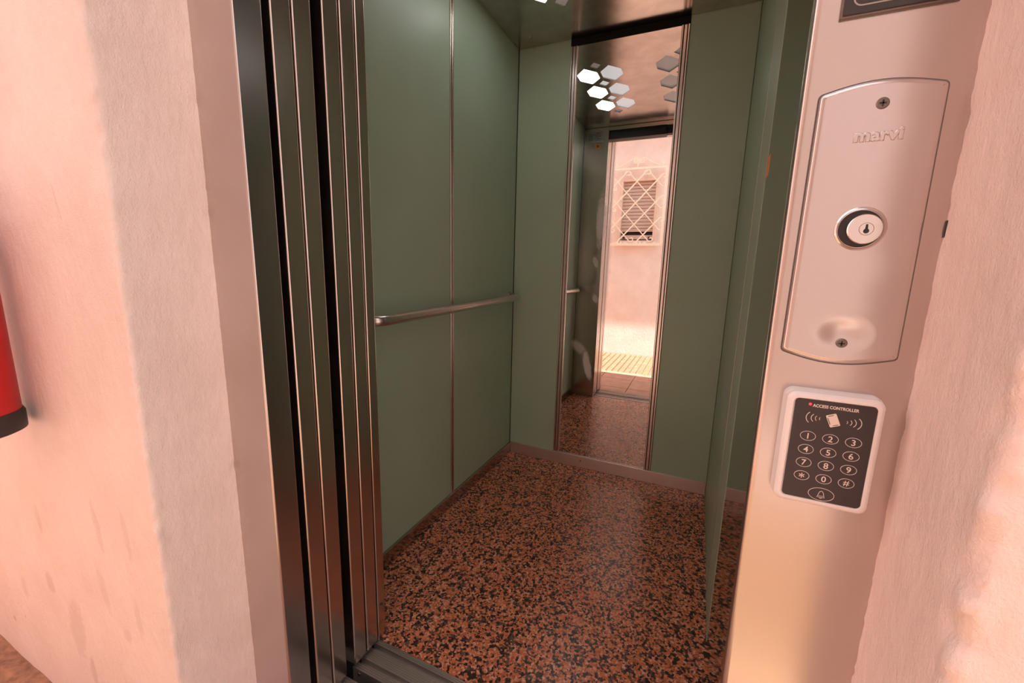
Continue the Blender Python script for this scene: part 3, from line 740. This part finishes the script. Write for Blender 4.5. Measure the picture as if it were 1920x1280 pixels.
adopt(fe, multibox('wall_bracket', [(fx - 0.012, fx + 0.012, fy + 0.02, YW - 0.001, fz + 0.485, fz + 0.50)], 'screw'))

# ------------------------------------------------------------------ passage: paving, wall across, window with grille
gr_ = struct(multibox('ground', [(-1.25, 9, -9, 0.577, -0.30, -0.022)], 'mortar'), 'reddish mortar bed under the passage paving', 'ground')
tl = None; T = 0.317
pv = gr_
for ix in range(-1, 6):
    for iy in range(0, 3):
        x0 = -0.852 + T * ix; y1 = 0.577 - (0.0 if iy == 0 else 0.147 + T * (iy - 1)); y0 = 0.577 - (0.147 + T * iy)
        if y0 < -0.15: y0 = -0.11
        if y1 - y0 < 0.03: continue
        key = (iy,)
        if ix == -1:
            o = box('terracotta_tile', 0.002, T - 0.002, y0 + 0.002, y1 - 0.002, -0.022, 0.0, 'terracotta', gr_, 0.0025, 1)
            o.location.x = x0
            tl = tl or {}; tl[iy] = o.data
        else:
            o = bpy.data.objects.new('terracotta_tile', tl[iy]); link(o, gr_); o.location.x = x0
# pale kerb strip, then small square pavers up to the far wall
kb = None
for i in range(9):
    x0 = -1.25 + 0.40 * i
    if kb is None: kb = box('kerb_stone', 0.002, 0.398, -0.172, -0.112, -0.022, 0.002, 'kerb_yellow', gr_, 0.003, 1); kb.location.x = x0
    else: o = bpy.data.objects.new('kerb_stone', kb.data); link(o, gr_); o.location.x = x0
pvm = None; cnt = 0; rest = []
for iy in range(16):
    for ix in range(44):
        x0 = -1.25 + 0.064 * ix; y0 = -0.174 - 0.064 * (iy + 1)
        if -1.30 < x0 < -0.25 and cnt < 300:
            if pvm is None: o = box('square_paver', 0.007, 0.057, 0.007, 0.057, -0.022, 0.004, 'paver', gr_, 0.003, 1); pvm = o.data
            else: o = bpy.data.objects.new('square_paver', pvm); link(o, gr_)
            o.location = (x0, y0, 0); cnt += 1
        else: rest.append((x0 + 0.007, x0 + 0.057, y0 + 0.007, y0 + 0.057, -0.022, 0.004))
o = multibox('paver_field', rest, 'paver', gr_); o['kind'] = 'stuff'

# bare earth a step lower, beyond the paved landing
nx, ny = 90, 50; vsx, fsx = [], []
for j in range(ny + 1):
    for i in range(nx + 1):
        x, y = -4.3 + 3.05 * i / nx, YO + (YW + 0.02 - YO) * j / ny
        vsx.append((x, y, -0.098 + 0.010 * noise.fractal(Vector((x * 9, y * 9, 0)), 0.8, 2.0, 4)))
for j in range(ny):
    for i in range(nx):
        a = j * (nx + 1) + i; fsx.append((a, a + 1, a + nx + 2, a + nx + 1))
me = bpy.data.meshes.new('ground_earth'); me.from_pydata(vsx, [], fsx); me.materials.append(M['soil']); me.shade_smooth()
struct(link(bpy.data.objects.new('ground_earth', me)), 'bare brown earth at the foot of the pink wall below the extinguisher', 'ground')
OX0, OX1, OZ0, OZ1 = -1.0, -0.60, 1.455, 2.165
wo = multibox('wall_opposite', [(-4.5, OX0, YO - 0.20, YO, -0.3, 4.2), (OX1, 3.5, YO - 0.20, YO, -0.3, 4.2), (OX0, OX1, YO - 0.20, YO, -0.3, OZ0), (OX0, OX1, YO - 0.20, YO, OZ1, 4.2)], 'plaster_far')
struct(wo, 'pink wall across the passage with the grilled window, seen in the mirror', 'wall')
struct(box('wall_light_block', -4.5, -4.3, YO, YW, -0.3, 3.6, 'plaster_far'), 'unseen plaster wall added beyond the extinguisher to block light from that end', 'wall')  # unseen, added to block light from the left end of the passage
struct(box('eaves', -4.5, 3.5, YO, YO + 0.365, 2.80, 2.92, 'roof', None, 0.01), 'concrete eaves over the wall across the passage', 'eaves')
struct(box('coping', -4.0, 1.32, 0.356, 0.56, 3.0, 3.06, 'roof', None, 0.008), 'concrete coping on top of the elevator wall', 'coping')
wn = empty('window_1', (-0.8, YO, OZ0)); struct(wn, 'shuttered window behind the cream grille, seen in the mirror', 'window')
for b_ in ((OX0 - 0.035, OX0 + 0.004, OZ0 - 0.03, OZ1 + 0.035), (OX1 - 0.004, OX1 + 0.035, OZ0 - 0.03, OZ1 + 0.035), (OX0 + 0.004, OX1 - 0.004, OZ1 - 0.004, OZ1 + 0.035)):
    adopt(wn, box('surround', b_[0], b_[1], YO - 0.10, YO + 0.018, b_[2], b_[3], 'stone_trim', None, 0.003))
adopt(wn, box('window_sill', OX0 - 0.06, OX1 + 0.06, YO - 0.10, YO + 0.05, OZ0 - 0.05, OZ0 - 0.031, 'stone_trim', None, 0.003))
adopt(wn, box('pane', OX0, OX1, YO - 0.16, YO - 0.15, OZ0, OZ1, 'dark_glass'))
adopt(wn, box('shutter_rail', OX0 + 0.01, OX1 - 0.01, YO - 0.065, YO - 0.04, OZ0 + 0.015, OZ0 + 0.065, 'shutter', None, 0.003))
for x in (OX0 + 0.03, OX1 - 0.06): adopt(wn, box('shutter_stop', x, x + 0.03, YO - 0.04, YO - 0.025, OZ0 + 0.022, OZ0 + 0.045, 'black', None, 0.003))
sm = None; nsl = 15; sh = (OZ1 - 0.005 - 1.560) / nsl
for i in range(nsl):
    if sm is None:
        bm = bmesh.new()
        prof = [(YO - 0.060, 0.001), (YO - 0.048, 0.003), (YO - 0.044, sh * 0.5), (YO - 0.048, sh - 0.004), (YO - 0.060, sh - 0.001)]
        A = [bm.verts.new((OX0 + 0.005, y, z)) for y, z in prof]; B = [bm.verts.new((OX1 - 0.005, y, z)) for y, z in prof]
        bm.faces.new(A); bm.faces.new(B[::-1])
        for k in range(5): bm.faces.new((A[k], B[k], B[(k + 1) % 5], A[(k + 1) % 5]))
        o = from_bm('shutter_slat', bm, 'shutter'); sm = o.data
    else: o = bpy.data.objects.new('shutter_slat', sm); link(o)
    o.location.z = 1.560 + sh * i; adopt(wn, o)

# wrought grille with scrolled bar ends and crest
YG = YO + 0.075
gl = empty('window_grille', (-0.82, YG, 1.39)); tag(gl, 'cream wrought iron grille with scrolls and crest over the shuttered window', 'window grille')
GX0, GX1, GZ0, GZ1 = -1.148, -0.485, 1.385, 2.303
for b_ in ((GX0, GX0 + 0.018, GZ0, GZ1), (GX1 - 0.018, GX1, GZ0, GZ1), (GX0 + 0.018, GX1 - 0.018, GZ1 - 0.024, GZ1), (GX0 + 0.018, GX1 - 0.018, GZ0, GZ0 + 0.030)):
    adopt(gl, box('frame_bar', b_[0], b_[1], YG - 0.008, YG + 0.008, b_[2], b_[3], 'cream_iron', None, 0.002, 1))
for x in (GX0 + 0.002, GX1 - 0.016):
    for z in (GZ0 + 0.05, GZ1 - 0.08): adopt(gl, box('wall_stay', x, x + 0.014, YO - 0.002, YG - 0.008, z, z + 0.014, 'cream_iron'))
def curl(px, pz, ang, sgn, r0=0.034, turns=0.85, n=14):
    """a spiral that leaves (px,pz) along ang and winds to one side"""
    out = []; x, z, a = px, pz, ang; step = 2 * PI * turns * r0 * 0.62 / n
    for i in range(n):
        r = r0 * (1 - 0.62 * i / n); a += sgn * step / r; x += math.cos(a) * step; z += math.sin(a) * step; out.append((x, z))
    return out
IX0, IX1, IZ0, IZ1 = GX0 + 0.05, GX1 - 0.05, GZ0 + 0.06, GZ1 - 0.05
def clip(p, d):
    t0, t1 = -9, 9
    for c, dd, lo, hi in ((p[0], d[0], IX0, IX1), (p[1], d[1], IZ0, IZ1)):
        a, b = (lo - c) / dd, (hi - c) / dd
        if a > b: a, b = b, a
        t0, t1 = max(t0, a), min(t1, b)
    return (t0, t1) if t1 - t0 > 0.09 else None
for sg, z0, x0, ks in ((1, 2.226, -0.515, range(-3, 3)), (-1, 2.213, -1.120, range(-2, 4))):
    for k in ks:
        d = Vector((0.23, sg * 0.25)).normalized()
        # family: lines shifted 0.25 m in height
        p = (x0, z0 + 0.25 * (k if sg > 0 else -k + 1) )
        c = clip(p, d)
        if not c: continue
        A = (p[0] + d.x * c[0], p[1] + d.y * c[0]); B = (p[0] + d.x * c[1], p[1] + d.y * c[1])
        ang = math.atan2(d.y, d.x)
        pts = curl(A[0], A[1], ang + PI, 1)[::-1] + [A, B] + curl(B[0], B[1], ang, -1 if sg > 0 else 1)
        yy = YG + (0.004 if sg > 0 else -0.005)
        adopt(gl, tube('lattice_bar', [(x, yy, z) for x, z in pts], 0.0082 if sg > 0 else 0.0066, 'cream_iron', None, 6))
cx = (GX0 + GX1) / 2
for s in (-1, 1):
    sw = [(cx + s * t * 0.27, GZ1 + 0.012 + 0.105 * (0.5 + 0.5 * math.cos(PI * min(1, t * 1.05)))) for t in [0.16 + 0.84 * i / 12 for i in range(13)]]
    sw += curl(sw[-1][0], sw[-1][1] , math.atan2(0.1, s * 1.0), s, 0.026, 0.9)
    adopt(gl, tube('crest_bar', [(x, YG, z) for x, z in sw], 0.0065, 'cream_iron', None, 6))
    sp = [(cx, GZ1 + 0.075)] + curl(cx, GZ1 + 0.075, math.radians(-90), s, 0.034, 1.3, 20)
    adopt(gl, tube('crest_scroll', [(x, YG, z) for x, z in sp], 0.0065, 'cream_iron', None, 6))
sp = [(cx - 0.015, GZ1 + 0.005), (cx, GZ1 + 0.08)] + curl(cx, GZ1 + 0.08, math.radians(70), 1, 0.036, 1.4, 22)
adopt(gl, tube('crest_scroll', [(x, YG, z) for x, z in sp], 0.0065, 'cream_iron', None, 6))
for i in range(5):
    x = GX0 + 0.10 + 0.115 * i; sp = [(x, GZ0 + 0.03)] + curl(x, GZ0 + 0.03, math.radians(60), -1, 0.026, 0.9, 12)
    adopt(gl, tube('bottom_scroll', [(a, YG, z) for a, z in sp], 0.0065, 'cream_iron', None, 6))
